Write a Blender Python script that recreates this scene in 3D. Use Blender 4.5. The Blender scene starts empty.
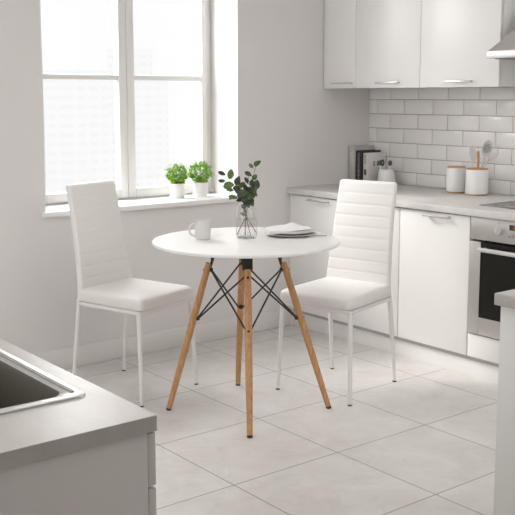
import bpy, bmesh, math, random
from math import sin, cos, pi, radians, sqrt
from mathutils import Vector, Matrix
random.seed(7)
scn = bpy.context.scene
col = scn.collection

# ------------------------------------------------------------------ materials
MATS = {}
def mat(name, color, rough=0.5, metal=0.0, noise=0.0, nscale=40.0, bump=0.0, bscale=200.0,
        spec=0.5, coat=0.0, stretch=None):
    m = bpy.data.materials.new(name); m.use_nodes = True
    nt = m.node_tree; b = nt.nodes['Principled BSDF']
    b.inputs['Base Color'].default_value = (*color, 1)
    b.inputs['Roughness'].default_value = rough
    b.inputs['Metallic'].default_value = metal
    b.inputs['Specular IOR Level'].default_value = spec
    b.inputs['Coat Weight'].default_value = coat
    tc = nt.nodes.new('ShaderNodeTexCoord')
    vec = tc.outputs['Object']
    if stretch:
        mp = nt.nodes.new('ShaderNodeMapping'); mp.inputs['Scale'].default_value = stretch
        nt.links.new(vec, mp.inputs['Vector']); vec = mp.outputs['Vector']
    if noise:
        n = nt.nodes.new('ShaderNodeTexNoise'); n.inputs['Scale'].default_value = nscale
        n.inputs['Detail'].default_value = 5
        nt.links.new(vec, n.inputs['Vector'])
        r = nt.nodes.new('ShaderNodeValToRGB')
        r.color_ramp.elements[0].position = .3; r.color_ramp.elements[1].position = .7
        r.color_ramp.elements[0].color = (*[max(0, c*(1-noise)) for c in color], 1)
        r.color_ramp.elements[1].color = (*[min(1, c*(1+noise)) for c in color], 1)
        nt.links.new(n.outputs['Fac'], r.inputs['Fac']); nt.links.new(r.outputs['Color'], b.inputs['Base Color'])
    if bump:
        n2 = nt.nodes.new('ShaderNodeTexNoise'); n2.inputs['Scale'].default_value = bscale
        nt.links.new(vec, n2.inputs['Vector'])
        bp = nt.nodes.new('ShaderNodeBump'); bp.inputs['Strength'].default_value = bump
        bp.inputs['Distance'].default_value = .002
        nt.links.new(n2.outputs['Fac'], bp.inputs['Height']); nt.links.new(bp.outputs['Normal'], b.inputs['Normal'])
    MATS[name] = m
    return m

M_wall = mat('wall_paint', (.755, .730, .718), .85, bump=.08, bscale=300)
M_backwall = mat('back_wall_paint', (.5, .48, .47), .9)
M_ceil = mat('ceiling_paint', (.86, .84, .82), .9)
M_white = mat('white_lacquer', (.86, .85, .83), .35, noise=.01, nscale=3)
M_frame = mat('window_white', (.80, .79, .77), .45)
M_sill = mat('sill_white', (.86, .85, .84), .4)
M_trim = mat('trim_white', (.80, .775, .76), .5)
M_leather = mat('white_leather', (.85, .83, .81), .42, bump=.25, bscale=500, spec=.4)
M_chairmetal = mat('white_metal', (.83, .81, .79), .35)
M_table = mat('table_white', (.87, .865, .855), .3, spec=.45)
M_shaded_white = mat('shaded_white_lacquer', (.62, .59, .57), .4)  # sink cabinet's white lacquer, darkened to carry the shade on it
M_island = mat('island_lacquer', (.78, .775, .755), .4)
M_ovenbar = mat('oven_bar_metal', (.66, .65, .64), .35, metal=.3)
M_toeshade = mat('toe_shade_grey', (.50, .48, .465), .5)
M_black = mat('black_metal', (.018, .018, .018), .4)
M_wood = mat('beech_wood', (.54, .285, .125), .5, noise=.22, nscale=28, bump=.1, bscale=60, stretch=(6, 6, .6))
M_lidwood = mat('lid_wood', (.55, .30, .12), .5, noise=.15, nscale=40)
M_steel = mat('brushed_steel', (.56, .54, .52), .42, metal=.75, noise=.05, nscale=60, stretch=(1, 1, 12))
M_sink = mat('sink_steel', (.60, .60, .58), .32, metal=.8, noise=.04, nscale=90)
M_basin_shaded = mat('shaded_basin_steel', (.085, .080, .058), .45, metal=.2, noise=.06, nscale=120)  # sink steel with the shade inside the bowl put into its colour
M_groove = mat('groove_grey', (.26, .25, .235), .5, metal=.0)
M_handle = mat('satin_handle', (.62, .60, .58), .3, metal=.8)
M_blackglass = mat('black_glass', (.013, .012, .010), .12, spec=.5)
M_ovenglass = mat('oven_glass', (.012, .011, .009), .3, spec=.25)
M_gap = mat('dark_gap', (.05, .047, .045), .9)
M_ceramic = mat('white_ceramic', (.86, .85, .84), .28)
M_mug = mat('mug_ceramic', (.68, .665, .65), .35)
M_plate = mat('plate_ceramic', (.62, .60, .58), .3)
M_linen = mat('napkin_linen', (.78, .755, .735), .9, bump=.5, bscale=700)
M_soil = mat('soil', (.10, .08, .055), .95, noise=.4, nscale=200)
M_leafbright = mat('bright_leaves', (.21, .44, .012), .6, noise=.45, nscale=35)
M_leafdark = mat('dark_leaves', (.042, .060, .032), .5, noise=.5, nscale=45)
M_leafmid = mat('mid_leaves', (.085, .155, .035), .5, noise=.45, nscale=60)
M_stem = mat('stems', (.16, .14, .08), .7)
M_sprig = mat('grey_sprigs', (.45, .46, .36), .8)
M_grout = mat('grout', (.40, .38, .36), .9)
M_tile = mat('glazed_tile', (.86, .84, .825), .22, noise=.03, nscale=1.5)
M_black_book = mat('black_cover', (.02, .02, .017), .5)
M_grey_book = mat('grey_cover', (.50, .48, .455), .6)
M_white_book = mat('white_cover', (.70, .68, .655), .5)
M_pages = mat('paper_pages', (.72, .69, .64), .9, noise=.1, nscale=300, stretch=(8, 1, 1))
M_print = mat('dark_print', (.09, .10, .085), .7)
M_orange = mat('orange_print', (.75, .27, .06), .6)
M_whiteprint = mat('white_print', (.6, .58, .55), .6)
M_silicone = mat('grey_silicone', (.68, .66, .65), .55)
M_wire = mat('wire', (.60, .59, .58), .3, metal=.8)
M_cutlery = mat('cutlery_steel', (.72, .71, .70), .25, metal=.85)
M_ground = mat('outside_ground', (.6, .6, .6), .9)

def concrete(name, a, b_, rough=.45):
    m = mat(name, a, rough)
    nt = m.node_tree; b = nt.nodes['Principled BSDF']; tc = nt.nodes.new('ShaderNodeTexCoord')
    n = nt.nodes.new('ShaderNodeTexNoise'); n.inputs['Scale'].default_value = 9; n.inputs['Detail'].default_value = 9
    n.inputs['Roughness'].default_value = .7
    mp = nt.nodes.new('ShaderNodeMapping'); mp.inputs['Scale'].default_value = (2.2, 1, 1)
    nt.links.new(tc.outputs['Object'], mp.inputs['Vector']); nt.links.new(mp.outputs['Vector'], n.inputs['Vector'])
    r = nt.nodes.new('ShaderNodeValToRGB'); r.color_ramp.elements[0].position = .35; r.color_ramp.elements[1].position = .68
    r.color_ramp.elements[0].color = (*a, 1); r.color_ramp.elements[1].color = (*b_, 1)
    nt.links.new(n.outputs['Fac'], r.inputs['Fac']); nt.links.new(r.outputs['Color'], b.inputs['Base Color'])
    return m
M_top = concrete('worktop_laminate', (.63, .61, .59), (.71, .69, .67))
M_top_grey = concrete('grey_worktop_laminate', (.43, .405, .38), (.50, .475, .45), .36)

def floor_mat():
    m = mat('floor_tiles', (.72, .70, .68), .38)
    nt = m.node_tree; b = nt.nodes['Principled BSDF']; L = nt.links.new
    tc = nt.nodes.new('ShaderNodeTexCoord')
    mp = nt.nodes.new('ShaderNodeMapping'); mp.inputs['Location'].default_value = (1.885 + 5.135, .203 + 5.1, 0)
    L(tc.outputs['Object'], mp.inputs['Vector'])
    br = nt.nodes.new('ShaderNodeTexBrick'); br.offset = 0; br.squash = 1
    br.inputs['Scale'].default_value = 1; br.inputs['Brick Width'].default_value = .5135
    br.inputs['Row Height'].default_value = .51; br.inputs['Mortar Size'].default_value = .0026
    br.inputs['Mortar Smooth'].default_value = .3; br.inputs['Bias'].default_value = 0
    br.inputs['Color1'].default_value = (.735, .715, .695, 1); br.inputs['Color2'].default_value = (.775, .755, .735, 1)
    br.inputs['Mortar'].default_value = (.29, .265, .245, 1)
    L(mp.outputs['Vector'], br.inputs['Vector'])
    n = nt.nodes.new('ShaderNodeTexNoise'); n.inputs['Scale'].default_value = 5; n.inputs['Detail'].default_value = 10
    n.inputs['Roughness'].default_value = .65; n.inputs['Distortion'].default_value = .6
    L(tc.outputs['Object'], n.inputs['Vector'])
    r = nt.nodes.new('ShaderNodeValToRGB'); r.color_ramp.elements[0].position = .3; r.color_ramp.elements[1].position = .7
    r.color_ramp.elements[0].color = (.86, .845, .83, 1); r.color_ramp.elements[1].color = (1, 1, 1, 1)
    L(n.outputs['Fac'], r.inputs['Fac'])
    mx = nt.nodes.new('ShaderNodeMix'); mx.data_type = 'RGBA'; mx.blend_type = 'MULTIPLY'; mx.inputs['Factor'].default_value = 1
    L(br.outputs['Color'], mx.inputs['A']); L(r.outputs['Color'], mx.inputs['B'])
    # thin pale veins
    n2 = nt.nodes.new('ShaderNodeTexNoise'); n2.inputs['Scale'].default_value = 3.2; n2.inputs['Detail'].default_value = 6
    n2.inputs['Distortion'].default_value = 1.4
    L(tc.outputs['Object'], n2.inputs['Vector'])
    r2 = nt.nodes.new('ShaderNodeValToRGB'); e = r2.color_ramp.elements
    e[0].position = .47; e[0].color = (0, 0, 0, 1); e[1].position = .5; e[1].color = (1, 1, 1, 1)
    x = e.new(.53); x.color = (0, 0, 0, 1)
    L(n2.outputs['Fac'], r2.inputs['Fac'])
    mm = nt.nodes.new('ShaderNodeMath'); mm.operation = 'MULTIPLY'; mm.inputs[1].default_value = .12
    L(r2.outputs['Color'], mm.inputs[0])
    m2 = nt.nodes.new('ShaderNodeMix'); m2.data_type = 'RGBA'; m2.inputs['B'].default_value = (.42, .38, .35, 1)
    L(mm.outputs[0], m2.inputs['Factor']); L(mx.outputs['Result'], m2.inputs['A'])
    L(m2.outputs['Result'], b.inputs['Base Color'])
    bp = nt.nodes.new('ShaderNodeBump'); bp.inputs['Strength'].default_value = .3; bp.inputs['Distance'].default_value = .002; bp.invert = True
    L(br.outputs['Fac'], bp.inputs['Height']); L(bp.outputs['Normal'], b.inputs['Normal'])
    return m
M_floor = floor_mat()

def clear_mat(name, tint, gloss=.08, ior=1.45, rough=.02):
    m = bpy.data.materials.new(name); m.use_nodes = True; nt = m.node_tree; nt.nodes.clear()
    o = nt.nodes.new('ShaderNodeOutputMaterial'); t = nt.nodes.new('ShaderNodeBsdfTransparent'); t.inputs['Color'].default_value = (*tint, 1)
    g = nt.nodes.new('ShaderNodeBsdfGlossy'); g.inputs['Roughness'].default_value = rough
    lw = nt.nodes.new('ShaderNodeLayerWeight'); lw.inputs['Blend'].default_value = .5; pw = nt.nodes.new('ShaderNodeMath'); pw.operation = 'POWER'; pw.inputs[1].default_value = 4.5; nt.links.new(lw.outputs['Facing'], pw.inputs[0])
    fr = nt.nodes.new('ShaderNodeMath'); fr.operation = 'MULTIPLY_ADD'; fr.inputs[1].default_value = .75; fr.inputs[2].default_value = ((ior-1)/(ior+1))**2; nt.links.new(pw.outputs[0], fr.inputs[0])
    mx = nt.nodes.new('ShaderNodeMixShader'); nt.links.new(fr.outputs[0], mx.inputs[0])
    nt.links.new(t.outputs[0], mx.inputs[1]); nt.links.new(g.outputs[0], mx.inputs[2]); nt.links.new(mx.outputs[0], o.inputs[0])
    return m
M_pane = clear_mat('window_pane', (.99, .99, .99), ior=1.3)
M_glass = clear_mat('vase_glass', (.985, .985, .985), ior=1.45)
M_water = clear_mat('vase_water', (.97, .975, .97), ior=1.2)

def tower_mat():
    m = mat('haze_glow_facade', (.8, .8, .8), .9)
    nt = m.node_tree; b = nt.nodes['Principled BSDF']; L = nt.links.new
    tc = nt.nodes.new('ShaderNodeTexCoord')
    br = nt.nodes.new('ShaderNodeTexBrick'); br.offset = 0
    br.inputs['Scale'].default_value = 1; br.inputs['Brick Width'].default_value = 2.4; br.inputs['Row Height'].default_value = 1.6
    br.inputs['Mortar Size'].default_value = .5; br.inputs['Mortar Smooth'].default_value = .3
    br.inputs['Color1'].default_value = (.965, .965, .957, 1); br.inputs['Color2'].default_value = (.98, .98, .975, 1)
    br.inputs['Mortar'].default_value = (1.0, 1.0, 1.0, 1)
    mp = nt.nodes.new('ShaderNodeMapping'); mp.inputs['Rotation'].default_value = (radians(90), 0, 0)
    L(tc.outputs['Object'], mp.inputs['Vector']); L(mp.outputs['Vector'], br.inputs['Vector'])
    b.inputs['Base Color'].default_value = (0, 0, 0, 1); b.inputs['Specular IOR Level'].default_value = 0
    L(br.outputs['Color'], b.inputs['Emission Color']); b.inputs['Emission Strength'].default_value = 1.0  # walls glow in place of haze and overexposed daylight
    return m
M_tower = tower_mat()

# ------------------------------------------------------------------ mesh helpers
class MB:
    def __init__(self): self.v = []; self.f = []; self.mi = []; self.mats = []
    def _mi(self, m):
        if m is None: return 0
        if m not in self.mats: self.mats.append(m)
        return self.mats.index(m)
    def add(self, vs, fs, m=None):
        o = len(self.v); self.v += [tuple(v) for v in vs]; k = self._mi(m)
        for f in fs: self.f.append([i+o for i in f]); self.mi.append(k)
    def box(self, x0, x1, y0, y1, z0, z1, bev=.0, m=None, mtx=None):
        bm = bmesh.new(); bmesh.ops.create_cube(bm, size=1)
        for v in bm.verts:
            v.co = Vector(((x0+x1)/2+v.co.x*(x1-x0), (y0+y1)/2+v.co.y*(y1-y0), (z0+z1)/2+v.co.z*(z1-z0)))
        if bev > 0:
            bev = min(bev, .45*min(abs(x1-x0), abs(y1-y0), abs(z1-z0)))
            bmesh.ops.bevel(bm, geom=bm.edges[:]+bm.verts[:], offset=bev, segments=2, affect='EDGES', profile=.5)
        if mtx: bm.transform(mtx)
        bmesh.ops.recalc_face_normals(bm, faces=bm.faces[:])
        bm.verts.index_update()
        self.add([v.co[:] for v in bm.verts], [[v.index for v in f.verts] for f in bm.faces], m); bm.free()
        return self
    def loft(self, rings, m=None, cap0=True, cap1=True, closed=True):
        n = len(rings[0]); vs = [p for r in rings for p in r]; fs = []
        for i in range(len(rings)-1):
            for j in range(n if closed else n-1):
                a = i*n+j; b = i*n+(j+1) % n
                fs.append([a, b, b+n, a+n])
        if cap0: fs.append(list(range(n))[::-1])
        if cap1: fs.append([(len(rings)-1)*n+j for j in range(n)])
        self.add(vs, fs, m); return self
    def tube(self, pts, r, n=10, m=None):
        pts = [Vector(p) for p in pts]; rs = r if isinstance(r, (list, tuple)) else [r]*len(pts)
        t0 = (pts[1]-pts[0]).normalized(); up = Vector((0, 0, 1)) if abs(t0.z) < .9 else Vector((1, 0, 0))
        side = t0.cross(up).normalized(); rings = []
        for i, p in enumerate(pts):
            t = (pts[min(i+1, len(pts)-1)]-pts[max(i-1, 0)]).normalized()
            side = (side-t*side.dot(t)).normalized(); u = side.cross(t)
            rings.append([p+(side*cos(2*pi*k/n)+u*sin(2*pi*k/n))*rs[i] for k in range(n)])
        return self.loft(rings, m)
    def lathe(self, prof, n=40, c=(0, 0, 0), m=None, cap0=False, cap1=False):
        rings = [[(c[0]+r*cos(2*pi*k/n), c[1]+r*sin(2*pi*k/n), c[2]+z) for k in range(n)] for r, z in prof]
        return self.loft(rings, m, cap0, cap1)
    def build(self, name, m, parent=None, smooth=35, loc=None):
        me = bpy.data.meshes.new(name); me.from_pydata(self.v, [], self.f)
        ms = self.mats if self.mats else [m]
        for q in ms: me.materials.append(q if q else m)
        if self.mats: me.polygons.foreach_set('material_index', self.mi)
        bm = bmesh.new(); bm.from_mesh(me); bmesh.ops.recalc_face_normals(bm, faces=bm.faces[:]); bm.to_mesh(me); bm.free()
        if smooth:
            me.polygons.foreach_set('use_smooth', [True]*len(me.polygons)); me.set_sharp_from_angle(angle=radians(smooth))
        o = bpy.data.objects.new(name, me); col.objects.link(o)
        if parent: o.parent = parent
        if loc: o.location = loc
        return o

def thing(name, label, cat, loc=(0, 0, 0), rz=0, group=None):
    o = bpy.data.objects.new(name, None); col.objects.link(o); o.empty_display_size = .1
    o.location = loc; o.rotation_euler = (0, 0, rz); o['label'] = label; o['category'] = cat
    if group: o['group'] = group
    return o
def tag(o, label, cat, group=None):
    o['label'] = label; o['category'] = cat
    if group: o['group'] = group
    return o
def struct(o): o['kind'] = 'structure'; return o
def copy_tree(o, parent=None):
    c = o.copy(); col.objects.link(c)
    if parent: c.parent = parent
    for ch in [q for q in bpy.data.objects if q.parent == o]: copy_tree(ch, c)
    return c
def part(p, name, m, mb, smooth=35): return mb.build(name, m, p, smooth)

# ------------------------------------------------------------------ room shell
WX0, WX1 = -5.3, 0.0
OX0, OX1, OZ0, OZ1 = -2.278, -1.068, .80, 2.25
H = 2.65
mb = MB()
mb.box(WX0, OX0, 0, .33, 0, H).box(OX1, .15, 0, .33, 0, H).box(OX0, OX1, 0, .33, 0, OZ0).box(OX0, OX1, 0, .33, OZ1, H)
struct(mb.build('wall_back', M_wall, smooth=0))
struct(MB().box(0, .15, -6.0, 0, 0, H).build('wall_right', M_wall, smooth=0))
struct(MB().box(-5.45, .15, -6.15, -6.0, 0, H).build('wall_front', M_backwall, smooth=0))
mb = MB()
mb.box(-5.45, WX0, -6.0, -3.1, 0, H).box(-5.45, WX0, -.5, .33, 0, H).box(-5.45, WX0, -3.1, -.5, 0, .5).box(-5.45, WX0, -3.1, -.5, 2.4, H)
struct(mb.build('wall_left', M_wall, smooth=0))
struct(MB().box(-5.45, .15, -6.15, .33, -.1, 0).build('floor', M_floor, smooth=0))
struct(MB().box(-5.45, .15, -6.15, .33, H, H+.1).build('ceiling', M_ceil, smooth=0))
struct(MB().box(WX0, -.665, -.013, 0, 0, .112, .004).build('baseboard_back', M_trim))
struct(MB().box(OX0-.022, OX1+.022, -.03, .262, .80, .827, .004).build('window_sill', M_sill)); bpy.data.objects['window_sill'].name = 'trim_1'

# window 1: two casements, each with a cross bar
w = thing('window_1', 'white two-casement window', 'window'); del w['label']; del w['category']; w['kind'] = 'structure'
FY0, FY1 = .262, .32
mb = MB(); mb.box(OX0, OX0+.05, FY0, FY1, .827, OZ1, .003).box(OX1-.038, OX1, FY0, FY1, .827, OZ1, .003).box(OX0, OX1, FY0, FY1, .80, .834, .003).box(OX0, OX1, FY0, FY1, OZ1-.05, OZ1, .003)
part(w, 'window_frame', M_frame, mb)
def sash(x0, x1, gx0, gx1):
    y0, y1 = .25, .305
    mb = MB(); mb.box(x0, gx0, y0, y1, .836, 2.21, .004).box(gx1, x1, y0, y1, .836, 2.21, .004)
    mb.box(gx0, gx1, y0, y1, .836, .886, .003).box(gx0, gx1, y0, y1, 2.15, 2.21, .003).box(gx0, gx1, y0+.006, y1-.01, 1.491, 1.518, .003)
    s = part(w, 'casement', M_frame, mb)
    part(s, 'pane', M_pane, MB().box(gx0, gx1, .278, .284, .886, 2.15), 0)
sash(-2.255, -1.6485, -2.149, -1.697)
sash(-1.6465, -1.107, -1.598, -1.1405)

# side window (out of view on the left, source of the side light)
w2 = thing('window_2', 'x', 'window'); del w2['label']; del w2['category']; w2['kind'] = 'structure'
mb = MB()
for y in (-3.1, -1.83, -.56): mb.box(-5.42, -5.34, y, y+.06, .5, 2.4, .003)
mb.box(-5.42, -5.34, -3.1, -.5, .5, .56, .003).box(-5.42, -5.34, -3.1, -.5, 2.34, 2.4, .003)
part(w2, 'window_frame', M_frame, mb)

# outside: pale buildings, haze and daylight put into their glow
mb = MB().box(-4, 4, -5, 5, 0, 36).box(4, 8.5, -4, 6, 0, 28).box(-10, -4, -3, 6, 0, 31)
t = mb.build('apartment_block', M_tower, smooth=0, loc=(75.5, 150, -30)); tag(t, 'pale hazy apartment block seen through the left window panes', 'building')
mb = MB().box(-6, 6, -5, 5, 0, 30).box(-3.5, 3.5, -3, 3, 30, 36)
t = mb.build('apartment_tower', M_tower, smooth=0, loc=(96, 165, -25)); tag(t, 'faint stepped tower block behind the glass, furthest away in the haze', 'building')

# ------------------------------------------------------------------ tiled splashback
mb = MB(); mb.box(-.004, 0.0, -2.6, -.0, .857, 1.452, m=M_grout)
PZ, ZC, PY = .0893, .042, .2323
z = ZC+PZ*9; row = 9
while z < 1.452:
    z0 = max(z+.0016, .858); z1 = min(z+PZ-.0016, 1.4515)
    off = -.187 if row % 2 == 1 else -.072    # row 15 spans 1.3815..1.4708
    k = -1
    while True:
        ya = off-PY*k; yb = ya-PY; k += 1
        a = min(ya-.0016, -.001); b = max(yb+.0016, -2.6)
        if a <= -2.59: break
        if a-b > .01 and z1-z0 > .008: mb.box(-.011, -.003, b, a, z0, z1, .0014, m=M_tile)
    z += PZ; row += 1
struct(mb.build('wall_tiles', M_tile)); bpy.data.objects['wall_tiles'].name = 'trim_2'
bpy.data.objects['trim_1'].name = 'trim_1'

# ------------------------------------------------------------------ kitchen units along right wall
def pull(parent, x, y0, y1, z, horizontal=True, m=None):
    m = m or M_handle
    ym = (y0+y1)/2
    mb = MB()
    mb.box(x-.034, x-.027, min(y0, y1), max(y0, y1), z-.005, z+.005, .002)
    for y in (min(y0, y1)+.012, max(y0, y1)-.012): mb.box(x-.030, x, y-.005, y+.005, z-.0045, z+.0045, .001)
    return part(parent, 'handle', m, mb)

def base_cab(y0, y1, label, hy=None, hz=.797):
    t = thing('base_cabinet', label, 'cabinet', (-.34, (y0+y1)/2, 0), 0, 'base cabinets along the tiled wall')
    ox, oy = .34, -(y0+y1)/2
    def M(mb):  # local
        mb.v = [(v[0]+ox, v[1]+oy, v[2]) for v in mb.v]; return mb
    part(t, 'carcass', M_white, M(MB().box(-.66, -.02, y0+.001, y1-.001, .112, .821, .002).box(-.09, -.05, y0+.01, y0+.05, 0, .112).box(-.09, -.05, y1-.05, y1-.01, 0, .112)))
    d = part(t, 'door', M_white, M(MB().box(-.68, -.662, y0+.0015, y1-.0015, .113, .815, .002)))
    if hy:
        h = MB(); x = -.68; a, b = hy
        h.box(x-.034, x-.027, a, b, hz-.005, hz+.005, .002)
        for y in (a+.012, b-.012): h.box(x-.030, x+.001, y-.005, y+.005, hz-.0045, hz+.0045, .001)
        part(d, 'handle', M_handle, M(h))
    return t
base_cab(-.555, -.018, 'white base cabinet in the corner against the window wall, partly behind the plates', (-.367, -.193))
base_cab(-.912, -.558, 'narrow white base cabinet mostly hidden behind the right-hand chair')
base_cab(-1.385, -.915, 'white full-height-door base cabinet directly left of the oven', (-1.263, -1.097))
base_cab(-2.6, -1.992, 'white base cabinet on the far side of the oven, mostly behind the grey counter end', (-2.42, -2.24))
pb = MB().box(-.650, -.632, -2.6, -.0145, 0, .088, .001).build('plinth_board', M_white)
part(pb, 'toe_shade_strip', M_toeshade, MB().box(-.656, -.636, -2.6, -.0145, .0885, .1115, .001))  # grey strip painted in for the shade under the doors
tag(pb, 'long low white plinth board on the floor under the base cabinets', 'plinth')
f = MB().box(-.675, -.02, -.0175, -.0005, 0, .821, .001).build('filler_panel', M_trim); tag(f, 'thin white filler strip between the corner cabinet and the window wall', 'panel')

mb = MB().box(-.70, -.012, -2.6, -.0015, .822, .857, .003)
tag(mb.build('worktop', M_top), 'long pale stone-look worktop running below the white wall tiles', 'worktop')

def wall_cab(y0, y1, label, hy):
    t = thing('wall_cabinet', label, 'cabinet', (-.2, (y0+y1)/2, 1.45), 0, 'white wall cabinets above the tiles')
    def M(mb): mb.v = [(v[0]+.2, v[1]-(y0+y1)/2, v[2]-1.45) for v in mb.v]; return mb
    part(t, 'carcass', M_white, M(MB().box(-.389, -.001, y0+.001, y1-.001, 1.453, 2.3, .001)))
    d = part(t, 'door', M_white, M(MB().box(-.41, -.391, y0+.0015, y1-.0015, 1.449, 2.3, .002)))
    h = MB(); a, b = hy
    h.box(-.44, -.433, a, b, 1.474, 1.484, .002)
    for y in (a+.012, b-.012): h.box(-.435, -.409, y-.005, y+.005, 1.475, 1.483, .001)
    part(d, 'handle', M_handle, M(h))
wall_cab(-.281, -.004, 'narrow white wall cabinet in the corner beside the window wall', (-.266, -.101))
wall_cab(-.787, -.281, 'middle white wall cabinet, second from the window wall', (-.644, -.472))
wall_cab(-1.319, -.787, 'white wall cabinet directly left of the steel cooker hood', (-1.157, -.990))

# cooker hood
t = thing('cooker_hood', 'silver pyramid cooker hood on the wall above the hob', 'cooker hood', (-.25, -1.63, 1.587))
def M(mb): mb.v = [(v[0]+.25, v[1]+1.63, v[2]-1.587) for v in mb.v]; return mb
M_hoodrim = mat('hood_rim_steel', (.66, .65, .64), .4, metal=.3)
part(t, 'rim', M_hoodrim, M(MB().box(-.53, -.012, -1.93, -1.33, 1.587, 1.624, .003)))
hr = [(-.525, -1.335, 1.624), (-.015, -1.335, 1.624), (-.015, -1.925, 1.624), (-.525, -1.925, 1.624)]
ht = [(-.27, -1.50, 1.86), (-.015, -1.50, 1.86), (-.015, -1.76, 1.86), (-.27, -1.76, 1.86)]
part(t, 'canopy', M_steel, M(MB().loft([hr, ht])), 20)
part(t, 'flue', M_steel, M(MB().box(-.27, -.015, -1.76, -1.50, 1.86, H-.002, .002)))
part(t, 'filter', M_groove, M(MB().box(-.50, -.05, -1.90, -1.36, 1.583, 1.588)))
for y in (-1.60, -1.63, -1.66): part(t, 'button', M_black, M(MB().box(-.534, -.529, y-.006, y+.006, 1.600, 1.610, .001)))

# hob
t = thing('induction_hob', 'black glass hob set flush into the pale worktop above the oven', 'hob', (-.3, -1.63, .857))
def M(mb): mb.v = [(v[0]+.3, v[1]+1.63, v[2]-.857) for v in mb.v]; return mb
M_hob = mat('hob_glass', (.10, .095, .09), .18, spec=.6)
part(t, 'glass_plate', M_hob, M(MB().box(-.555, -.07, -1.915, -1.335, .857, .862, .002)))
for (x, y, r) in ((-.42, -1.50, .085), (-.42, -1.76, .07), (-.20, -1.49, .07), (-.20, -1.76, .09)):
    mb = MB(); n = 40
    mb.loft([[(x+rr*cos(2*pi*k/n), y+rr*sin(2*pi*k/n), zz) for k in range(n)] for rr, zz in ((r, .862), (r, .8624), (r-.004, .8624), (r-.004, .862))], None, False, False)
    part(t, 'heating_zone', M_steel, M(mb))

# oven
t = thing('built_in_oven', 'stainless steel built-in oven with a black glass door under the hob', 'oven', (-.34, -1.688, .234))
OY0, OY1 = -1.985, -1.391
def M(mb): mb.v = [(v[0]+.34, v[1]+1.688, v[2]-.234) for v in mb.v]; return mb
part(t, 'housing', M_gap, M(MB().box(-.655, -.03, OY0-.004, OY1+.004, .236, .82)))
cp = part(t, 'control_panel', M_steel, M(MB().box(-.683, -.656, OY0, OY1, .708, .820, .002)))
def knob(y):
    n = 28; mb = MB()
    rings = [[(-x, y+r*cos(2*pi*k/n), .766+r*sin(2*pi*k/n)) for k in range(n)] for r, x in ((.021, .683), (.021, .687), (.0195, .689), (.0185, .699), (.0165, .701))]
    mb.loft(rings); mb.box(-.7035, -.701, y-.003, y+.003, .752, .781, .001)
    part(t, 'knob', M_ovenbar, M(mb))
knob(-1.562); knob(-1.815)
part(t, 'indicator_light', M_print, M(MB().box(-.6845, -.683, -1.565, -1.561, .800, .804)))
dp = part(t, 'display', M_black, M(MB().box(-.6855, -.683, -1.745, -1.621, .774, .800, .001)))
seg = MB()
def digit(seg, y, z, s, on, x=-.6862):
    w_, h_, q = s*.55, s, s*.12
    S = {'a': (0, h_-q, w_, h_), 'b': (w_-q, h_/2, w_, h_), 'c': (w_-q, 0, w_, h_/2), 'd': (0, 0, w_, q), 'e': (0, 0, q, h_/2), 'f': (0, h_/2, q, h_), 'g': (0, h_/2-q/2, w_, h_/2+q/2)}
    for k in on: a, b, c, d = S[k]; seg.box(x, x+.0008, y-c, y-a, z+b, z+d)
for yy, on in ((-1.646, 'abcdef'), (-1.668, 'bc'), (-1.688, 'abged'), (-1.702, 'abcdef')):
    seg = MB(); digit(seg, yy, .780, .015, on); part(dp, 'digit', M_orange, M(seg), 0)
txt = MB()   # small grey lettering under the display, too soft in the photo to read
for i, (h_, w_) in enumerate(((.006, .005), (.002, .002), (.010, .002), (.010, .002), (.006, .005), (.010, .002), (.006, .006), (.006, .005), (.010, .002), (.006, .005))):
    y = -1.618-i*.0095; txt.box(-.6838, -.683, y-w_*1.25, y, .739, .739+h_*1.25)
part(t, 'lettering', M_print, M(txt), 0)
od = MB(); DX0, DX1 = -.690, -.656
od.box(DX0, DX1, OY0, -1.921, .237, .698, .002).box(DX0, DX1, -1.460, OY1, .237, .698, .002).box(DX0, DX1, -1.921, -1.460, .237, .324, .002)
d = part(t, 'door', M_steel, M(od))
part(d, 'door_glass', M_ovenglass, M(MB().box(-.6885, -.66, -1.921, -1.460, .324, .698)))
hb = MB()
hb.tube([(-.728, -1.478, .668), (-.728, -1.905, .668)], .0105, 14)
for y in (-1.492, -1.89): hb.tube([(-.728, y, .668), (-.688, y, .668)], .007, 10)
part(d, 'handle', M_ovenbar, M(hb))
t = thing('oven_drawer', 'plain white panel directly under the oven', 'panel', (-.34, -1.688, 0))
def M(mb): mb.v = [(v[0]+.34, v[1]+1.688, v[2]) for v in mb.v]; return mb
part(t, 'front', M_white, M(MB().box(-.68, -.66, OY0, OY1, .113, .231, .002)))
part(t, 'carcass', M_white, M(MB().box(-.659, -.03, OY0, OY1, .112, .233).box(-.09, -.05, OY0+.01, OY0+.05, 0, .112).box(-.09, -.05, OY1-.05, OY1-.01, 0, .112)))

# ------------------------------------------------------------------ sink counter (left foreground)
CX1, CY0 = -3.524, -3.02
CX0, CY1 = -4.16, -1.75
SX0, SX1, SY0, SY1 = -4.03, -3.5655, -2.855, -2.05    # sink rim
BX0, BX1, BY0, BY1 = -3.985, -3.601, -2.824, -2.42   # basin
mb = MB()
hx0, hx1, hy0, hy1 = SX0+.02, SX1-.012, SY0+.012, SY1-.02
def slab_hole(mb, ox, oy, hx, hy, z0, z1):
    O = [(ox[0], oy[0]), (ox[1], oy[0]), (ox[1], oy[1]), (ox[0], oy[1])]; I = [(hx[0], hy[0]), (hx[1], hy[0]), (hx[1], hy[1]), (hx[0], hy[1])]
    vs = [(*p, z) for z in (z0, z1) for P in (O, I) for p in P]
    fs = []
    for i in range(4):
        j = (i+1) % 4
        fs += [[8+i, 8+j, 12+j, 12+i], [i, 4+i, 4+j, j], [i, j, 8+j, 8+i], [4+i, 12+i, 12+j, 4+j]]
    mb.add(vs, fs)
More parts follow.
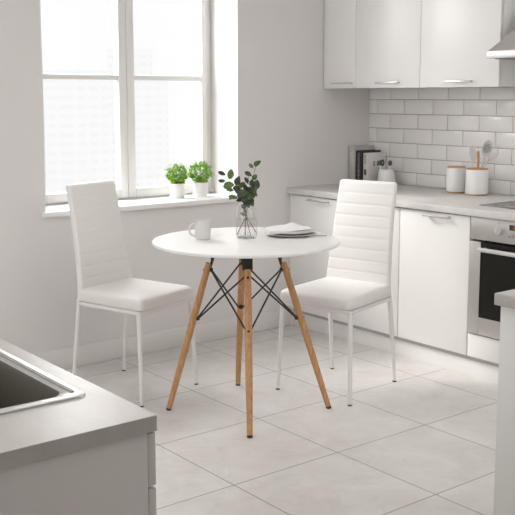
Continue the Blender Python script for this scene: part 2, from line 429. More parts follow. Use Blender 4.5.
slab_hole(mb, (CX0, CX1), (CY0, CY1), (hx0, hx1), (hy0, hy1), .8285, .857)
o = mb.build('sink_worktop', M_top_grey, smooth=0); tag(o, 'grey stone-look worktop in the left foreground holding the steel sink', 'worktop')
bv = o.modifiers.new('edge', 'BEVEL'); bv.width = .0015; bv.segments = 2
t = thing('sink_cabinet', 'white lacquered cabinet carrying the sink worktop in the left foreground', 'cabinet', (-3.84, -2.4, 0))
def M(mb): mb.v = [(v[0]+3.84, v[1]+2.4, v[2]) for v in mb.v]; return mb
mb = MB().box(CX0+.01, -3.5412, CY0+.004, CY0+.022, 0, .828, .0015)
part(t, 'end_panel', M_shaded_white, M(mb))
mb = MB().box(CX0+.01, -3.549, CY1-.03, CY1-.01, 0, .828).box(CX0+.01, CX0+.026, CY0+.023, CY1-.031, 0, .828).box(-3.60, -3.58, CY0+.023, CY1-.031, 0, .10).box(CX0+.027, -3.549, CY0+.023, CY1-.031, .10, .118)
part(t, 'carcass', M_shaded_white, M(mb))
ya = CY0+.005
for (a, b) in ((ya, ya+.62), (ya+.624, CY1-.012)):
    f1 = part(t, 'drawer', M_shaded_white, M(MB().box(-3.5405, -3.5245, a, b, .729, .825, .002)))
    f2 = part(t, 'door', M_shaded_white, M(MB().box(-3.5405, -3.5245, a, b, .105, .7245, .002)))
    for f_, zz in ((f1, .777), (f2, .66)):
        h = MB(); ym = (a+b)/2+.0
        h.box(-3.502, -3.495, ym-.08, ym+.08, zz-.005, zz+.005, .002)
        for y in (ym-.07, ym+.07): h.box(-3.526, -3.50, y-.004, y+.004, zz-.004, zz+.004)
        part(f_, 'handle', M_handle, M(h))

# sink
def rrect(x0, x1, y0, y1, r, z, n=6):
    pts = []
    for cx, cy, a0 in ((x1-r, y1-r, 0), (x0+r, y1-r, 90), (x0+r, y0+r, 180), (x1-r, y0+r, 270)):
        for k in range(n+1):
            a = radians(a0+90*k/n); pts.append((cx+r*cos(a), cy+r*sin(a), z))
    return pts
t = thing('kitchen_sink', 'stainless steel inset sink in the left foreground worktop', 'sink', (-3.8, -2.45, .857))
def M(mb): mb.v = [(v[0]+3.8, v[1]+2.45, v[2]-.857) for v in mb.v]; return mb
mb = MB()
mb.loft([rrect(SX0, SX1, SY0, SY1, .02, .8572), rrect(SX0+.001, SX1-.001, SY0+.001, SY1-.001, .02, .8605), rrect(SX0+.004, SX1-.004, SY0+.004, SY1-.004, .018, .8615),
         rrect(BX0-.006, BX1+.006, BY0-.006, BY1+.34, .034, .8600), rrect(BX0-.002, BX1+.002, BY0-.002, BY1+.335, .032, .8580)], None, False, False)
part(t, 'rim', M_sink, M(mb))
# deck between basin and drainer
part(t, 'drainer', M_sink, M(MB().box(BX0-.004, BX1+.004, BY1+.004, BY1+.338, .852, .858, .001)))
rb = MB()
for k in range(7): x = BX0+.03+k*.05; rb.box(x, x+.012, BY1+.03, BY1+.30, .858, .861, .0012)
part(t, 'drainer_ribs', M_sink, M(rb))
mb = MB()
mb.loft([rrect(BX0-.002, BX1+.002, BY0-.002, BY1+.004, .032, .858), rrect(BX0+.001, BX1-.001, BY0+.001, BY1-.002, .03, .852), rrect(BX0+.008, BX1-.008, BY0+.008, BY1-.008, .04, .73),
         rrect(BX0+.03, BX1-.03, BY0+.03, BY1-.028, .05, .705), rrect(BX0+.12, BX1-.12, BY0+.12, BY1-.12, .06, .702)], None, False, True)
part(t, 'basin', M_basin_shaded, M(mb))
part(t, 'drain', M_sink, M(MB().lathe([(.001, .7045), (.03, .7045), (.038, .7035), (.04, .702)], 24, ((BX0+BX1)/2, (BY0+BY1)/2, 0), cap0=True)))
mb = MB(); mb.loft([rrect(-3.5880, -3.5790, -2.826, SY1+.03, .0040, .8612), rrect(-3.5880, -3.5790, -2.826, SY1+.03, .0040, .8622)], None, False, True)  # flat grey strip on the rim, standing in for the channel's shading
part(t, 'rim_groove_shade', M_groove, M(mb))

# ------------------------------------------------------------------ right foreground counter end
mb = MB().box(-2.237, -1.60, -3.75, -2.735, .8235, .857, .002)
tag(mb.build('island_worktop', M_top_grey), 'grey worktop slab at the right edge of the foreground', 'worktop')
t = thing('island_cabinet', 'pale cabinet end carrying the grey worktop slab at the right edge', 'cabinet', (-1.92, -3.24, 0))
def M(mb): mb.v = [(v[0]+1.92, v[1]+3.24, v[2]) for v in mb.v]; return mb
part(t, 'side_panel', M_island, M(MB().box(-2.223, -2.205, -3.73, -2.748, 0, .823, .001)))
part(t, 'carcass', M_island, M(MB().box(-2.204, -1.64, -3.73, -2.770, .0, .823, .001)))
part(t, 'door', M_island, M(MB().box(-2.203, -1.642, -2.769, -2.750, .10, .82, .002)))

# ------------------------------------------------------------------ chairs
def chair(label, loc, rz):
    t = thing('dining_chair', label, 'chair', loc, rz, 'white padded chairs at the round table')
    # seat
    def plan(z, inset, n=8, r=.03):
        # trapezoid corners, front +Y
        C = [(.200-inset, .215-inset), (-.200+inset, .215-inset), (-.184+inset, -.20+inset), (.184-inset, -.20+inset)]
        out = []
        for i in range(4):
            p = Vector(C[i]); a = (Vector(C[i-1])-p).normalized(); b = (Vector(C[(i+1) % 4])-p).normalized()
            rr = max(.004, r-inset*.3)
            for k in range(n+1):
                u = k/n
                q = p+a*rr*(1-u)**2+b*rr*u**2
                out.append((q.x, q.y, z))
        return out
    rings = [plan(.438, .012), plan(.441, .004), plan(.447, 0), plan(.480, 0), plan(.491, .003), plan(.4975, .012), plan(.501, .03), plan(.503, .07), plan(.504, .12)]
    # crown the front edge down a little
    rings = [[(x, y, z-(.010*max(0, (y-.10)/.115)**2 if z > .47 else 0)) for x, y, z in r] for r in rings]
    part(t, 'seat', M_leather, MB().loft(rings), 60)
    # backrest: rounded slab lofted upwards, with horizontal seams
    zb, zt = .445, .988; N = 108; seams = 9; rings = []
    def yc(z):
        u = (z-.47)/(.98-.47); return -.163-.088*max(0, u)**1.25+.0 if u > 0 else -.163
    for i in range(N+1):
        z = zb+(zt-zb)*i/N; u = (z-zb)/(zt-zb)
        hw = .186-.026*u**1.1 - .006*sin(pi*min(1, u*1.0))
        thick = .036-.006*u
        ph = ((zt-.008-z)/((zt-.50)/seams)) % 1.0
        dist = min(ph, 1-ph)
        g = .0021*math.exp(-(dist/.04)**2) if .50 < z < zt-.02 else 0
        puff = .0006*(1-abs(2*ph-1)**2) if .50 < z < zt-.01 else 0
        e = 1.0; ins = 0
        et = (zt-z)/.012
        if et < 1: ins = .012*(1-sqrt(max(0, 1-(1-et)**2)))
        y0 = yc(z)
        hwc = hw-ins; f_ = y0+puff-g-ins*.8; b_ = y0-thick+g*.3+ins*.8
        rc = min(.012, (f_-b_)/2.05); ring = []
        for cx, cy, a0 in ((hwc-rc, f_-rc, 0), (-hwc+rc, f_-rc, 90), (-hwc+rc, b_+rc, 180), (hwc-rc, b_+rc, 270)):
            for k in range(6):
                a = radians(a0+90*k/5); ring.append((cx+rc*cos(a), cy+rc*sin(a), z))
        rings.append(ring)
    part(t, 'backrest', M_leather, MB().loft(rings), 50)
    # frame
    fr = MB(); zf = .427; s = .011
    fr.box(-.190, .190, .180, .202, zf-s, zf+s, .004).box(-.176, .176, -.205, -.185, zf-s, zf+s, .004)
    for sx in (-1, 1):
        fr.tube([(sx*.186, .195, zf), (sx*.172, -.195, zf)], .011, 8)
    part(t, 'seat_frame', M_chairmetal, fr)
    for sx in (-1, 1):
        for top, bot in (((sx*.188, .192, .437), (sx*.204, .213, 0)), ((sx*.174, -.192, .447), (sx*.183, -.240, 0))):
            T, B = Vector(top), Vector(bot); e = T+(B-T)*.985
            l = part(t, 'leg', M_chairmetal, MB().tube([T, T+(B-T)*.4, e], [.0125, .011, .0085], 14))
            part(l, 'foot_cap', M_gap, MB().tube([e, B+Vector((0, 0, .0005))], [.0092, .0092], 12))
    return t
chair('white padded dining chair on the left, its back to the window', (-2.075, -.507, 0), radians(-72.0-90))
chair('white padded dining chair on the right, in front of the kitchen cabinets', (-1.294, -1.098, 0), radians(-165.5-90))

# ------------------------------------------------------------------ table
TX, TY, TZ = -1.848, -1.093, .775
t = thing('round_table', 'round white dining table on splayed beech legs braced with black wire', 'table', (TX, TY, 0))
R = .413
part(t, 'tabletop', M_table, MB().lathe([(.001, TZ-.014), (R-.006, TZ-.014), (R-.001, TZ-.0125), (R, TZ-.010), (R, TZ-.003), (R-.001, TZ-.0008), (R-.003, TZ), (.001, TZ)], 128, cap0=True, cap1=True))
A = [143.5, 234.6, 324.0, 59.0]
zl = .672
def lp(i, s, off=0, lat=0):   # point on leg i at s (0 top, 1 foot)
    a = radians(A[i]); r = .165+([.352, .362, .374, .365][i]-.165)*s+off
    return Vector((r*cos(a)-lat*sin(a), r*sin(a)+lat*cos(a), zl*(1-s)))
for i in range(4):
    leg = part(t, 'leg', M_wood, MB().tube([lp(i, -.0), lp(i, .03), lp(i, .35), lp(i, .7), lp(i, .985)], [.0135, .0145, .0160, .0148, .0120], 18))
    part(leg, 'foot_cap', M_gap, MB().tube([lp(i, .985), lp(i, 1)], [.0122, .0115], 16))
    for s_ in (.045, .37):
        p = lp(i, s_); a = radians(A[i]); d_ = Vector((cos(a), sin(a), 0))
        part(leg, 'bolt', M_black, MB().tube([p+d_*.0150, p+d_*.0172], [.0062, .0050], 12))
    a = radians(A[i]); Rm = Matrix.Rotation(a, 4, 'Z')
    bk = MB(); bk.box(.150, .156, -.022, .022, zl-.005, TZ-.0142, .001, mtx=Rm)
    bk.box(.085, .180, -.022, .022, TZ-.019, TZ-.0138, .001, mtx=Rm)
    bk.tube([lp(i, .05, -.012), lp(i, -.06, -.012)], .006, 8)
    part(t, 'bracket', M_black, bk)
part(t, 'hub', M_black, MB().lathe([(.001, 0), (.05, 0), (.055, .003), (.055, .012), (.001, .012)], 28, (0, 0, TZ-.0262)))
for i in range(4):
    j = (i+1) % 4
    for (p, q) in ((i, j), (j, i)):
        # from the upper bolt of p to the lower bolt of q (inner sides of the legs)
        sgn = 1 if (q == (p+1) % 4) else -1
        P = lp(p, .045, -.018, sgn*.010); Q = lp(q, .37, -.019, -sgn*.012)
        part(t, 'wire_brace', M_black, MB().tube([P, Q], .0040, 8))
for i in range(4):
    for s_, rr in ((.045, .0100), (.37, .0120)):
        p = lp(i, s_, -.010); q = lp(i, s_, -.026)
        part(t, 'wire_clamp', M_black, MB().tube([p, p+(q-p)*.2, q], [rr*.9, rr, rr*.8], 12))

# ------------------------------------------------------------------ things on the table
# mug
t = thing('mug', 'small pale stoneware mug with a loop handle on the table', 'mug', (-1.985, -.955, TZ), radians(168))
part(t, 'body', M_mug, MB().lathe([(.001, .0), (.030, .0), (.0335, .003), (.0345, .010), (.0355, .083), (.0350, .0845), (.0338, .0845), (.0330, .083), (.0320, .010), (.028, .006), (.001, .006)], 48, cap0=True, cap1=True))
hp = []
for k in range(17):
    a = radians(-95+190*k/16); hp.append((.033+.030*cos(a), 0, .044+.029*sin(a)))
part(t, 'handle', M_mug, MB().tube(hp, .0048, 12))

# vase with eucalyptus
VX, VY = -1.811, -1.047
vw = Vector((sin(.9031), -cos(.9031), 0)); vf = Vector((cos(.9031), sin(.9031), 0))
vase = thing('glass_vase', 'clear glass bottle vase half full of water on the table', 'vase', (VX, VY, TZ))
prof = [(.001, .004), (.042, .004), (.0455, .012), (.0468, .03), (.0468, .095), (.0450, .117), (.0410, .133), (.0360, .144), (.0345, .149), (.0355, .155)]
pin = prof[::-1]
outer = [(.001, 0.0), (.044, 0.0), (.0475, .006), (.0488, .02), (.0488, .10), (.0468, .120), (.0425, .137), (.0378, .146), (.0362, .150), (.0372, .1555)]
part(vase, 'glass_body', M_glass, MB().lathe(outer+[(.0365, .156), (.0355, .155)]+pin[1:], 48, cap0=True, cap1=True), 60)
part(vase, 'water', M_water, MB().lathe([(.001, .0045), (.0415, .0045), (.0450, .012), (.0462, .03), (.0462, .084), (.0455, .086), (.001, .085)], 48, cap0=True, cap1=True), 40)
euc = thing('greenery_bunch', 'bunch of dark green round-leaved sprigs standing in the glass vase', 'plant', (VX, VY, TZ+.005))
SC = .1748/225.7; ZX, ZY = 181, 476
def vp(px, py, dep=0): return vw*((px-ZX)*SC)+vf*dep+Vector((0, 0, (ZY-py)*SC*1.0))
def leaf(mb, c, L, W, ax, nrm, m, curl=.12):
    ax = ax.normalized(); nrm = (nrm-ax*nrm.dot(ax)).normalized(); sd = ax.cross(nrm)
    n = 7; vs = []; fs = []
    for i in range(n+1):
        u = i/n; w_ = W/2*(sin(pi*min(1, u**.85))**.75) if 0 < u < 1 else .0006
        bend = -curl*L*(2*u-1)**2
        for s in (-1, 0, 1):
            vs.append(c+ax*(L*(u-.5))+sd*(w_*s)+nrm*(bend+(.10*w_ if s else 0)))
    for i in range(n):
        for s in (0, 1):
            a = i*3+s; fs.append([a, a+1, a+4, a+3])
    mb.add(vs, fs, m)
LV = [(41,113,46,22,-25,0),(92,110,58,36,80,1),(40,157,40,20,-5,0),(80,176,60,42,10,1),(130,152,58,34,70,0),(86,203,40,16,10,1),(155,178,45,28,35,1),
      (243,50,46,26,30,1),(210,66,30,20,-40,1),(192,112,45,24,-30,0),(228,132,34,28,60,1),(183,150,40,22,-60,0),(236,175,58,44,70,0),(212,160,40,24,80,0),
      (160,222,66,46,20,0),(136,215,50,34,-20,0),(190,240,56,38,-20,1),(216,236,48,34,30,1),(170,252,48,34,60,0),(202,264,44,34,-45,0),(150,248,50,34,-30,0),
      (105,243,50,24,-15,1),(95,258,34,14,20,1),(182,212,50,34,50,0),(205,205,50,30,70,0),(225,205,46,32,40,0),(176,196,40,26,100,0),(65,192,36,20,-30,0),
      (168,296,40,28,60,0),(190,290,38,26,110,0),(172,322,32,18,95,1),(158,344,30,14,-45,0),(180,275,40,34,80,0),(212,283,36,20,120,0),(145,262,44,24,10,0),(120,190,36,20,30,0),(232,225,36,24,-50,0)]
mbL = MB(); M2 = MB()
for i, (x, y, L, W, a, mt) in enumerate(LV):
    rr = random.Random(i); inv = y > 290
    dep = rr.uniform(-.035, .035)*(.25 if y > 268 else 1)
    c = vp(x, y, dep); an = radians(a)
    ax = vw*cos(an)+Vector((0, 0, sin(an)))+vf*rr.uniform(-.35, .35)
    nr = -vf+vw*rr.uniform(-.5, .5)+Vector((0, 0, rr.uniform(-.1, .7)))
    leaf(mbL, c, L*SC*1.08, W*SC*1.1, ax, nr, M_leafmid if mt else M_leafdark)
    if y < 268:   # a back leaf to give the bunch volume
        leaf(mbL, c+vf*rr.uniform(.008, .02)+vw*rr.uniform(-.008, .008)+Vector((0, 0, rr.uniform(-.008, .004))), L*SC*.8, W*SC*.8, ax+vf*rr.uniform(-1, 1), nr+Vector((0, 0, .5)), M_leafdark)
part(euc, 'leaves', M_leafdark, mbL, 80)
st = MB()
def stem(pts, r0, r1):
    P = [vp(*p) for p in pts]; n = len(P); st.tube(P, [r0+(r1-r0)*i/(n-1) for i in range(n)], 7)
stem([(128, 462, -.01), (150, 415, -.005), (178, 365, 0), (190, 290, 0), (214, 210, .005), (222, 120, .0), (238, 58, 0)], .0019, .0009)
stem([(173, 472, .01), (175, 420, .004), (178, 365, .002), (176, 290, 0), (145, 220, -.01), (105, 172, -.012), (60, 128, 0)], .0019, .0008)
stem([(206, 468, -.012), (193, 415, -.005), (176, 355, 0), (172, 290, .005), (150, 245, .01), (104, 243, .012)], .0017, .0008)
stem([(240, 458, .008), (214, 415, .003), (186, 365, 0), (172, 300, 0), (168, 230, 0), (135, 150, -.01)], .0019, .0008)
stem([(160, 330, .003), (174, 352, .0), (186, 380, .0)], .0030, .0022)
stem([(214, 200, .005), (195, 150, .01), (190, 110, .012)], .0012, .0008)
stem([(205, 240, 0), (232, 190, -.008), (236, 165, -.01)], .0012, .0008)
stem([(105, 172, -.012), (60, 165, -.01), (38, 157, -.005)], .001, .0007)
stem([(110, 180, -.012), (98, 150, -.01), (92, 112, -.005)], .001, .0007)
stem([(226, 90, 0), (215, 75, 0), (208, 66, 0)], .0009, .0006)
part(euc, 'stems', M_stem, st)

# plates, napkin, fork
PX, PY_ = -1.598, -1.098
def plate(name_label, r, z):
    p = thing('plate', name_label, 'plate', (PX, PY_, z), 0, 'stacked pale plates on the table')
    part(p, 'dish', M_plate, MB().lathe([(.001, .001), (r*.55, .001), (r*.60, 0), (r*.63, .001), (r*.70, .004), (r*.97, .0085), (r, .0095), (r, .011), (r*.97, .0115), (r*.68, .0065), (r*.60, .0045), (.001, .004)], 64, cap0=True, cap1=True))
plate('lower and wider of two pale plates under the napkin', .118, TZ+.0003)
plate('upper plate of the pair, directly under the folded napkin', .104, TZ+.0095)
# napkin: folded square, slightly wavy, two layers, draped over the plates
def napkin():
    mb = MB(); NX, NY = 26, 20
    e1 = vw*.95+vf*.30; e1.normalize(); e2 = Vector((-e1.y, e1.x, 0))
    c0 = Vector((-.007, .005, 0))
    def pos(u, v, lay):
        p = c0+e1*((u-.5)*.222)+e2*((v-.5)*.150)+e1*(.02*(v-.5))
        rr = p.length
        z = .0212+lay*.0045
        z += .0026*sin(u*7+v*3+lay)+.0022*sin(v*9-u*4)
        z += .014*math.exp(-((u-.62)**2+(v-.75)**2)/.03)*(.6+.4*lay)
        if rr > .095: z -= .10*(rr-.095)
        ed = min(u, 1-u, v, 1-v)
        return Vector((p.x, p.y, z-(.0015 if ed < .02 else 0)*lay))
    for lay in (0, 1, 2):
        sx = 1-.03*lay; vs = []; fs = []
        for j in range(NY+1):
            for i in range(NX+1):
                q = pos(.5+(i/NX-.5)*sx, .5+(j/NY-.5)*sx, lay); vs.append(q)
        nn = len(vs)
        vs += [v-Vector((0, 0, .0035)) for v in vs]
        W_ = NX+1
        for j in range(NY):
            for i in range(NX):
                a = j*W_+i; fs += [[a, a+1, a+W_+1, a+W_], [nn+a, nn+a+W_, nn+a+W_+1, nn+a+1]]
        bd = [i for i in range(NX+1)]+[j*W_+NX for j in range(1, NY+1)]+[NY*W_+i for i in range(NX-1, -1, -1)]+[j*W_ for j in range(NY-1, 0, -1)]
        for k in range(len(bd)):
            a, b = bd[k], bd[(k+1) % len(bd)]; fs.append([a, nn+a, nn+b, b])
        mb.add(vs, fs)
    return mb
o = napkin().build('folded_napkin', M_linen, smooth=60, loc=(PX, PY_, TZ+.0015)); tag(o, 'folded off-white linen napkin draped on top of the stacked plates', 'napkin')
# fork
fk = MB(); n = 24
L = .145
def strip(pts):  # pts (s, halfwidth, z)
    vs = []; fs = []
    for s, hw, z in pts: vs += [(s, -hw, z), (s, hw, z), (s, hw, z+.0018), (s, -hw, z+.0018)]
    for i in range(len(pts)-1):
        a = i*4
        for k in range(4): fs.append([a+k, a+(k+1) % 4, a+4+(k+1) % 4, a+4+k])
    fs += [[0, 3, 2, 1], [len(vs)-4, len(vs)-3, len(vs)-2, len(vs)-1]]
    return vs, fs
fk.add(*strip([(0, .0055, .0004), (.01, .0065, .0004), (.04, .0045, .003), (.085, .0026, .005), (.10, .0045, .004), (.108, .0100, .003), (.118, .0115, .002)]))
for k in range(4):
    y = -.0096+k*.0064; vs, fs = strip([(.116, .0018, .002), (.130, .0017, .0015), (.148, .0012, .004)])
    fk.add([(v[0], v[1]+y, v[2]) for v in vs], fs)
pa = Vector((-1.489, -1.222)); pb = Vector((-1.640, -1.213))
an = math.atan2(pb.y-pa.y, pb.x-pa.x)
o = fk.build('fork', M_cutlery, smooth=40, loc=(pa.x, pa.y, TZ+.0004)); o.rotation_euler = (0, 0, an)
tag(o, 'small steel fork lying on the table beside the plates', 'fork')

# ------------------------------------------------------------------ potted herbs on the sill
def herb(label, x, y, s, seed):
    t = thing('potted_herb', label, 'potted plant', (x, y, .8275), 0, 'bright green potted herbs on the window sill')
    rt, rb_, h = .0485, .040, .083
    part(t, 'pot', M_ceramic, MB().lathe([(.001, 0), (rb_-.002, 0), (rb_, .003), (rt-.002, h-.006), (rt, h-.004), (rt, h-.001), (rt-.001, h), (rt-.005, h), (rt-.006, h-.01), (.001, h-.012)], 40, cap0=True, cap1=True))
    part(t, 'soil', M_soil, MB().lathe([(.001, h-.006), (rt-.0065, h-.007)], 24, cap0=True))
    R_ = random.Random(seed); mb = MB(); stm = MB(); spr = MB()
    c = Vector((0, 0, h+.050*s)); a_, b_ = .061*s, .055*s
    for k in range(40):
        th = R_.uniform(0, 2*pi); q = Vector((cos(th)*R_.uniform(.2, .8)*a_, sin(th)*R_.uniform(.2, .8)*a_, R_.uniform(0, .7)*b_))+c
        stm.tube([(cos(th)*.02, sin(th)*.02, h-.008), q*.6+Vector((0, 0, h))*.4, q], .0007, 4)
    for k in range(900):
        while True:
            d = Vector((R_.uniform(-1, 1), R_.uniform(-1, 1), R_.uniform(-1, 1)))
            if .3 < d.length < 1: break
        rad = d.length**.5; dn = d.normalized()
        lump = 1+.13*sin(dn.x*7+seed)*cos(dn.y*6)*1.0+.10*sin(dn.z*8+dn.x*5)
        p = c+Vector((dn.x*a_, dn.y*a_, dn.z*b_))*rad*lump
        if p.z < h+.001: p.z = h+.001+R_.uniform(0, .01)
        ax = (dn+Vector((R_.uniform(-1, 1), R_.uniform(-1, 1), R_.uniform(-.5, 1)))*.8)
        leaf(mb, p, R_.uniform(.009, .015), R_.uniform(.006, .010), ax, dn+Vector((0, 0, .6))+Vector((R_.uniform(-1, 1), R_.uniform(-1, 1), 0))*.5, M_leafbright)
    for k in range(46):
        th = R_.uniform(0, 2*pi); ph = R_.uniform(-.2, 1.3)
        dn = Vector((cos(th)*cos(ph), sin(th)*cos(ph), sin(ph)))
        p0 = c+Vector((dn.x*a_, dn.y*a_, dn.z*b_))*.8; p1 = c+Vector((dn.x*a_, dn.y*a_, dn.z*b_))*R_.uniform(1.15, 1.38)
        spr.tube([p0, p1], .0005, 4)
        for q in range(3):
            leaf(spr, p1+Vector((R_.uniform(-.005, .005), R_.uniform(-.005, .005), R_.uniform(-.005, .005))), .006, .004, Vector((R_.uniform(-1, 1), R_.uniform(-1, 1), R_.uniform(-1, 1))), dn, None)
    part(t, 'foliage', M_leafbright, mb, 0); part(t, 'stems', M_stem, stm); part(t, 'sprigs', M_sprig, spr, 0)
herb('smaller bright green herb in a white pot, nearer the middle of the window', -1.388, .150, .96, 3)
herb('fuller bright green herb in a white pot, nearer the right end of the sill', -1.240, .135, 1.1, 11)

# ------------------------------------------------------------------ things on the worktop
WZ = .857
def book(label, x0, x1, y0, y1, h, mcov, deco=None):
    t = thing('book', label, 'book', ((x0+x1)/2, (y0+y1)/2, WZ+.0003), 0, 'upright books in the worktop corner')
    cx, cy = (x0+x1)/2, (y0+y1)/2
    def M(mb): mb.v = [(v[0]-cx, v[1]-cy, v[2]) for v in mb.v]; return mb
    c = MB(); c.box(x0, x0+.004, y0, y1, 0, h, .001).box(x0+.003, x1, y0, y0+.003, 0, h, .0008).box(x0+.003, x1, y1-.003, y1, 0, h, .0008)
    part(t, 'cover', mcov, M(c)); part(t, 'pages', M_pages, M(MB().box(x0+.004, x1-.004, y0+.003, y1-.003, .003, h-.004)))
    return t, M
t, M = book('tall grey book at the back, against the window wall', -.192, -.020, -.060, -.010, .235, M_grey_book)
sp = MB(); sp.box(-.1926, -.192, -.044, -.030, .12, .20); part(t, 'spine_print', M_whiteprint, M(sp), 0)
t, M = book('black-spined book in the middle of the three on the worktop', -.186, -.018, -.118, -.066, .208, M_black_book)
sp = MB(); R_ = random.Random(4); z = .03
while z < .19:
    h_ = R_.uniform(.004, .009)
    sp.box(-.1866, -.186, -.100-R_.uniform(0, .004), -.082+R_.uniform(-.003, .004), z, z+.0022); sp.box(-.1866, -.186, -.095, -.092, z, z+h_)
    z += h_+.005
part(t, 'spine_print', M_whiteprint, M(sp), 0)
t, M = book('white book with small dark prints on its cover, in front of the black one', -.176, -.018, -.166, -.122, .194, M_white_book)
sp = MB()
for zz, a, b in ((.175, -.150, -.130), (.165, -.147, -.133), (.150, -.150, -.131), (.140, -.148, -.132), (.128, -.150, -.130)): sp.box(-.1766, -.176, a, b, zz, zz+.004)
def disc(mb, x, z, rx, rz_, y=-.1666, n=18, hole=.0):
    o_ = [(x+rx*cos(2*pi*k/n), y, z+rz_*sin(2*pi*k/n)) for k in range(n)]
    if hole:
        i_ = [(x+rx*hole*cos(2*pi*k/n), y, z+rz_*hole*sin(2*pi*k/n)) for k in range(n)]
        mb.add(o_+i_, [[k, (k+1) % n, n+(k+1) % n, n+k] for k in range(n)])
    else: mb.add(o_, [list(range(n))])
part(t, 'spine_lettering', M_print, M(sp), 0)
for dx, dz, rx, rz_, hl in ((-.124, .128, .007, .017, .4), (-.094, .128, .007, .017, .35), (-.050, .130, .018, .022, .3)):
    sp = MB(); disc(sp, dx, dz, rx, rz_, hole=hl); part(t, 'cover_print', M_print, M(sp), 0)
sp = MB(); sp.box(-.1768, -.176, -.150, -.130, .06, .092); part(t, 'spine_picture', M_print, M(sp), 0)
sp = MB(); sp.box(-.1772, -.1768, -.147, -.138, .052, .060); part(t, 'spine_mark', M_orange, M(sp), 0)

hx, hy = -.125, -.275
t = thing('brush_holder', 'small white tapered pot beside the books on the worktop', 'holder', (hx, hy, WZ))
part(t, 'pot', M_ceramic, MB().lathe([(.001, 0), (.052, 0), (.055, .004), (.055, .03), (.050, .080), (.044, .098), (.042, .100), (.038, .099), (.044, .078), (.049, .03), (.048, .008), (.001, .006)], 36, cap0=True, cap1=True))
def brush(dx, dy, tx, ty, z1, label, r=.015):
    b = thing('dish_brush', label, 'brush', (hx+dx, hy+dy, WZ+.008), 0, 'dark-headed brushes in the white pot')
    part(b, 'handle', M_ceramic, MB().tube([(0, 0, 0), (tx*.5, ty*.5, z1*.5), (tx, ty, z1)], [.004, .0055, .006], 10))
    hd = MB(); hd.lathe([(.001, -.018), (r*.75, -.015), (r, -.004), (r, .006), (r*.7, .014), (.001, .017)], 16, (tx, ty, z1+.012))
    rr = random.Random(int(z1*1000))
    for k in range(60):
        th = rr.uniform(0, 2*pi); ph = rr.uniform(-1, 1.4); d = Vector((cos(th)*cos(ph), sin(th)*cos(ph), sin(ph)))
        c = Vector((tx, ty, z1+.012)); hd.tube([c+d*r*.8, c+d*r*1.15], .0007, 4)
    part(b, 'bristle_head', M_print, hd)
brush(-.012, .008, -.014, .022, .118, 'left dark-headed brush in the white pot beside the books', .014)
brush(.006, -.008, .004, -.012, .118, 'right dark-headed brush in the white pot, away from the books', .012)

def canister(label, x, y, r, h, lid=True):
    t = thing('canister', label, 'canister', (x, y, WZ), 0, 'white canisters with wooden trim on the worktop')
    part(t, 'base_ring', M_lidwood, MB().lathe([(.001, 0), (r-.006, 0), (r-.004, .002), (r-.004, .008)], 40, cap0=True, cap1=True))
    part(t, 'body', M_ceramic, MB().lathe([(r-.008, .007), (r-.001, .009), (r, .012), (r, h-.012), (r-.002, h-.008), (r-.008, h-.006)], 56, cap0=True, cap1=not lid))
    if lid: part(t, 'lid', M_lidwood, MB().lathe([(r-.005, h-.008), (r-.003, h-.006), (r-.003, h-.001), (r-.005, h), (.001, h)], 48, cap0=True, cap1=True))
    else:
        part(t, 'wooden_rim', M_lidwood, MB().lathe([(r-.004, h-.007), (r-.002, h-.005), (r-.002, h-.001), (r-.004, h), (r-.014, h), (r-.015, h-.003), (r-.015, h-.02)], 48))
    return t
canister('white lidded canister with wooden lid, the left one of the pair', -.140, -.836, .054, .150)
canister('white canister with wooden rim holding the kitchen utensils', -.150, -.994, .062, .150, True)
ux, uy, uz = -.150, -.994, WZ+.151
def ut(name, label, cat, dx, dy): return thing(name, label, cat, (ux+dx, uy+dy, uz), 0, 'kitchen utensils standing in the canister')
S2 = .1553/180.   # zoom px -> metres near the canister
def W(px, py, dep=0):   # position relative to (ux,uy,uz), in the plane facing the photograph
    return vw*((px-276)*S2)+Vector((0, 0, (240-py)*S2))+vf*dep
def blade(mb, ctr, L, Wd, ax, th=.004, holes=False):
    ax = ax.normalized(); n_ = vf; sd = ax.cross(n_).normalized(); n = 28
    ro = [ctr+ax*(cos(2*pi*k/n)*L/2)+sd*(sin(2*pi*k/n)*Wd/2*(1+.12*cos(2*pi*k/n))) for k in range(n)]
    rings = [[p*1.0+n_*(-th/2) for p in ro], [p+n_*(th/2) for p in ro]]
    mb.loft(rings)
    if holes: pass
t = ut('spatula', 'pale silicone spatula, leftmost of the utensils in the canister', 'utensil', 0, 0)
mb = MB(); blade(mb, W(243, 150, .0), .088*1.1, .034, W(236, 93)-W(250, 205)); part(t, 'blade', M_silicone, mb)
part(t, 'handle', M_silicone, MB().tube([W(238, 238, .0), W(243, 205, .0), W(244, 180, 0)], .004, 8))
t = ut('wooden_spoon', 'short wooden utensil handle standing in the middle of the canister', 'utensil', 0, 0)
mb = MB().tube([W(277, 242, -.01), W(277, 190, -.01), W(274, 140, -.01)], [.0065, .0075, .0085], 12); mb.tube([W(274, 140, -.01), W(274, 132, -.01)], [.0085, .006], 12)
part(t, 'handle', M_lidwood, mb)
t = ut('slotted_spoon', 'large pale slotted spoon leaning right out of the canister', 'utensil', 0, 0)
mb = MB(); ctr = W(335, 115, .005); ax = (W(345, 68)-W(318, 175)).normalized(); sd = ax.cross(vf).normalized(); n = 32
def el(a_, b_, y_, c=ctr): return [c+ax*(cos(2*pi*k/n)*a_)+sd*(sin(2*pi*k/n)*b_)+vf*y_ for k in range(n)]
mb.loft([el(.046, .027, .003), el(.047, .028, 0), el(.046, .027, -.003), el(.041, .023, -.002), el(.030, .016, .004), el(.002, .001, .006)])
part(t, 'bowl', M_silicone, mb)
sl = MB()
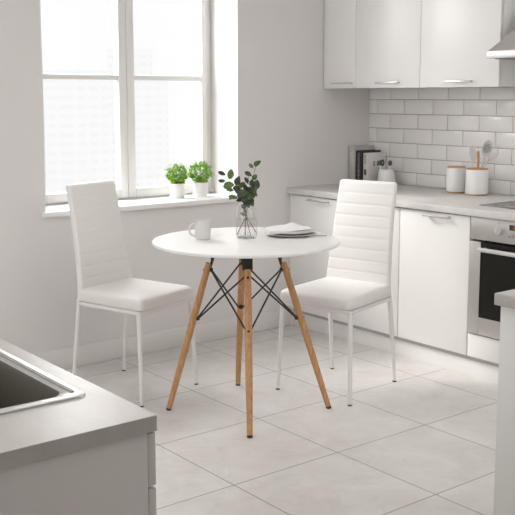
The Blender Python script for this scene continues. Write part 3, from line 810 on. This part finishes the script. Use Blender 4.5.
for k in (-2, -1, 0, 1, 2):
    hh = .026 if abs(k) < 2 else .017
    p = ctr+sd*(k*.0082)+vf*(-.0028 if abs(k) == 2 else .0012)
    sl.tube([p-ax*hh-vf*.0005, p-ax*hh*.3+vf*(.003 if abs(k) < 2 else 0)*0, p+ax*hh*.3, p+ax*hh], .0016, 6)
part(t, 'slots', M_groove, sl)
part(t, 'handle', M_silicone, MB().tube([W(303, 240, .0), W(312, 200, .003), W(321, 165, .005)], [.0045, .0045, .006], 8))
t = ut('wire_whisk', 'thin wire whisk leaning furthest right out of the canister', 'utensil', 0, 0)
wk = MB(); B0, T0 = W(352, 190, .012), W(410, 122, .016); axw = (T0-B0); Lw = axw.length; axw.normalize(); s1 = axw.cross(vf).normalized(); s2 = axw.cross(s1)
for q in range(4):
    a = pi*q/4; d = s1*cos(a)+s2*sin(a); pts = []
    for k in range(25):
        u = k/24*2*pi; r_ = .019*sin(u/2)**1.0
        pts.append(B0+axw*(Lw*(1-cos(u))/2)+d*(.021*sin(u)))
    wk.tube(pts, .0007, 5)
part(t, 'wires', M_wire, wk)
part(t, 'handle', M_wire, MB().tube([W(318, 240, .004), B0], .0035, 8))

# ------------------------------------------------------------------ lights
def area(name, loc, rot, sx, sy, power, colr=(1, 1, 1)):
    l = bpy.data.lights.new(name, 'AREA'); l.shape = 'RECTANGLE'; l.size = sx; l.size_y = sy; l.energy = power; l.color = colr
    o = bpy.data.objects.new(name, l); col.objects.link(o); o.location = loc; o.rotation_euler = rot; return o
def aim(o, target):
    o.rotation_euler = (Vector(target)-o.location).to_track_quat('-Z', 'Y').to_euler()
a = area('window_daylight', (-5.5, -1.6, 1.5), (0, 0, 0), 1.9, 1.8, 25, (1, .992, .98)); a.rotation_euler = (0, radians(-90), 0)
a.rotation_euler = (Vector((1, 0, -.08))).to_track_quat('-Z', 'Y').to_euler()
b = area('sky_daylight', (-1.95, .75, 2.15), (0, 0, 0), 1.5, 1.5, 100, (1, .995, .985)); aim(b, (-1.2, -1.0, .1))
s = bpy.data.lights.new('sun', 'SUN'); s.energy = 2.2; s.angle = radians(11); s.color = (1, .97, .93)
so = bpy.data.objects.new('sun', s); col.objects.link(so)
so.rotation_euler = Vector((.48, -.66, -.60)).to_track_quat('-Z', 'Y').to_euler()
c = area('overhead_fill', (-2.7, -2.7, 2.62), (0, 0, 0), 2.2, 2.2, 20, (1, .99, .975))  # added fill from above for floor and counters, no fitting modelled
d = area('rear_fill', (-.75, -4.6, 1.9), (0, 0, 0), 1.2, 1.4, 19, (1, .995, .985)); aim(d, (-1.0, 0, 1.1))  # added unseen fill that lifts the window wall
wd = bpy.data.worlds.new('daylight'); scn.world = wd; wd.use_nodes = True
wd.node_tree.nodes['Background'].inputs['Color'].default_value = (1, 1, 1, 1)
wd.node_tree.nodes['Background'].inputs['Strength'].default_value = 1.03

# ------------------------------------------------------------------ camera
yaw, pit, fpx, cyp = .903127141, .14052046, 944.566775, 230.250371
cam = bpy.data.cameras.new('camera'); co = bpy.data.objects.new('camera', cam); col.objects.link(co)
cam.sensor_fit = 'HORIZONTAL'; cam.sensor_width = 36; cam.lens = fpx/515*36
cam.shift_y = -(257.5-cyp)/515; cam.clip_start = .02; cam.clip_end = 500
co.location = (-4.35837, -4.35747, 1.4)
F = Vector((cos(yaw)*cos(pit), sin(yaw)*cos(pit), -sin(pit)))
co.rotation_euler = F.to_track_quat('-Z', 'Y').to_euler()
scn.camera = co
scn.cycles.transparent_max_bounces = 32
scn.view_settings.view_transform = 'Standard'; scn.view_settings.look = 'None'
scn.view_settings.exposure = 0; scn.view_settings.gamma = 1
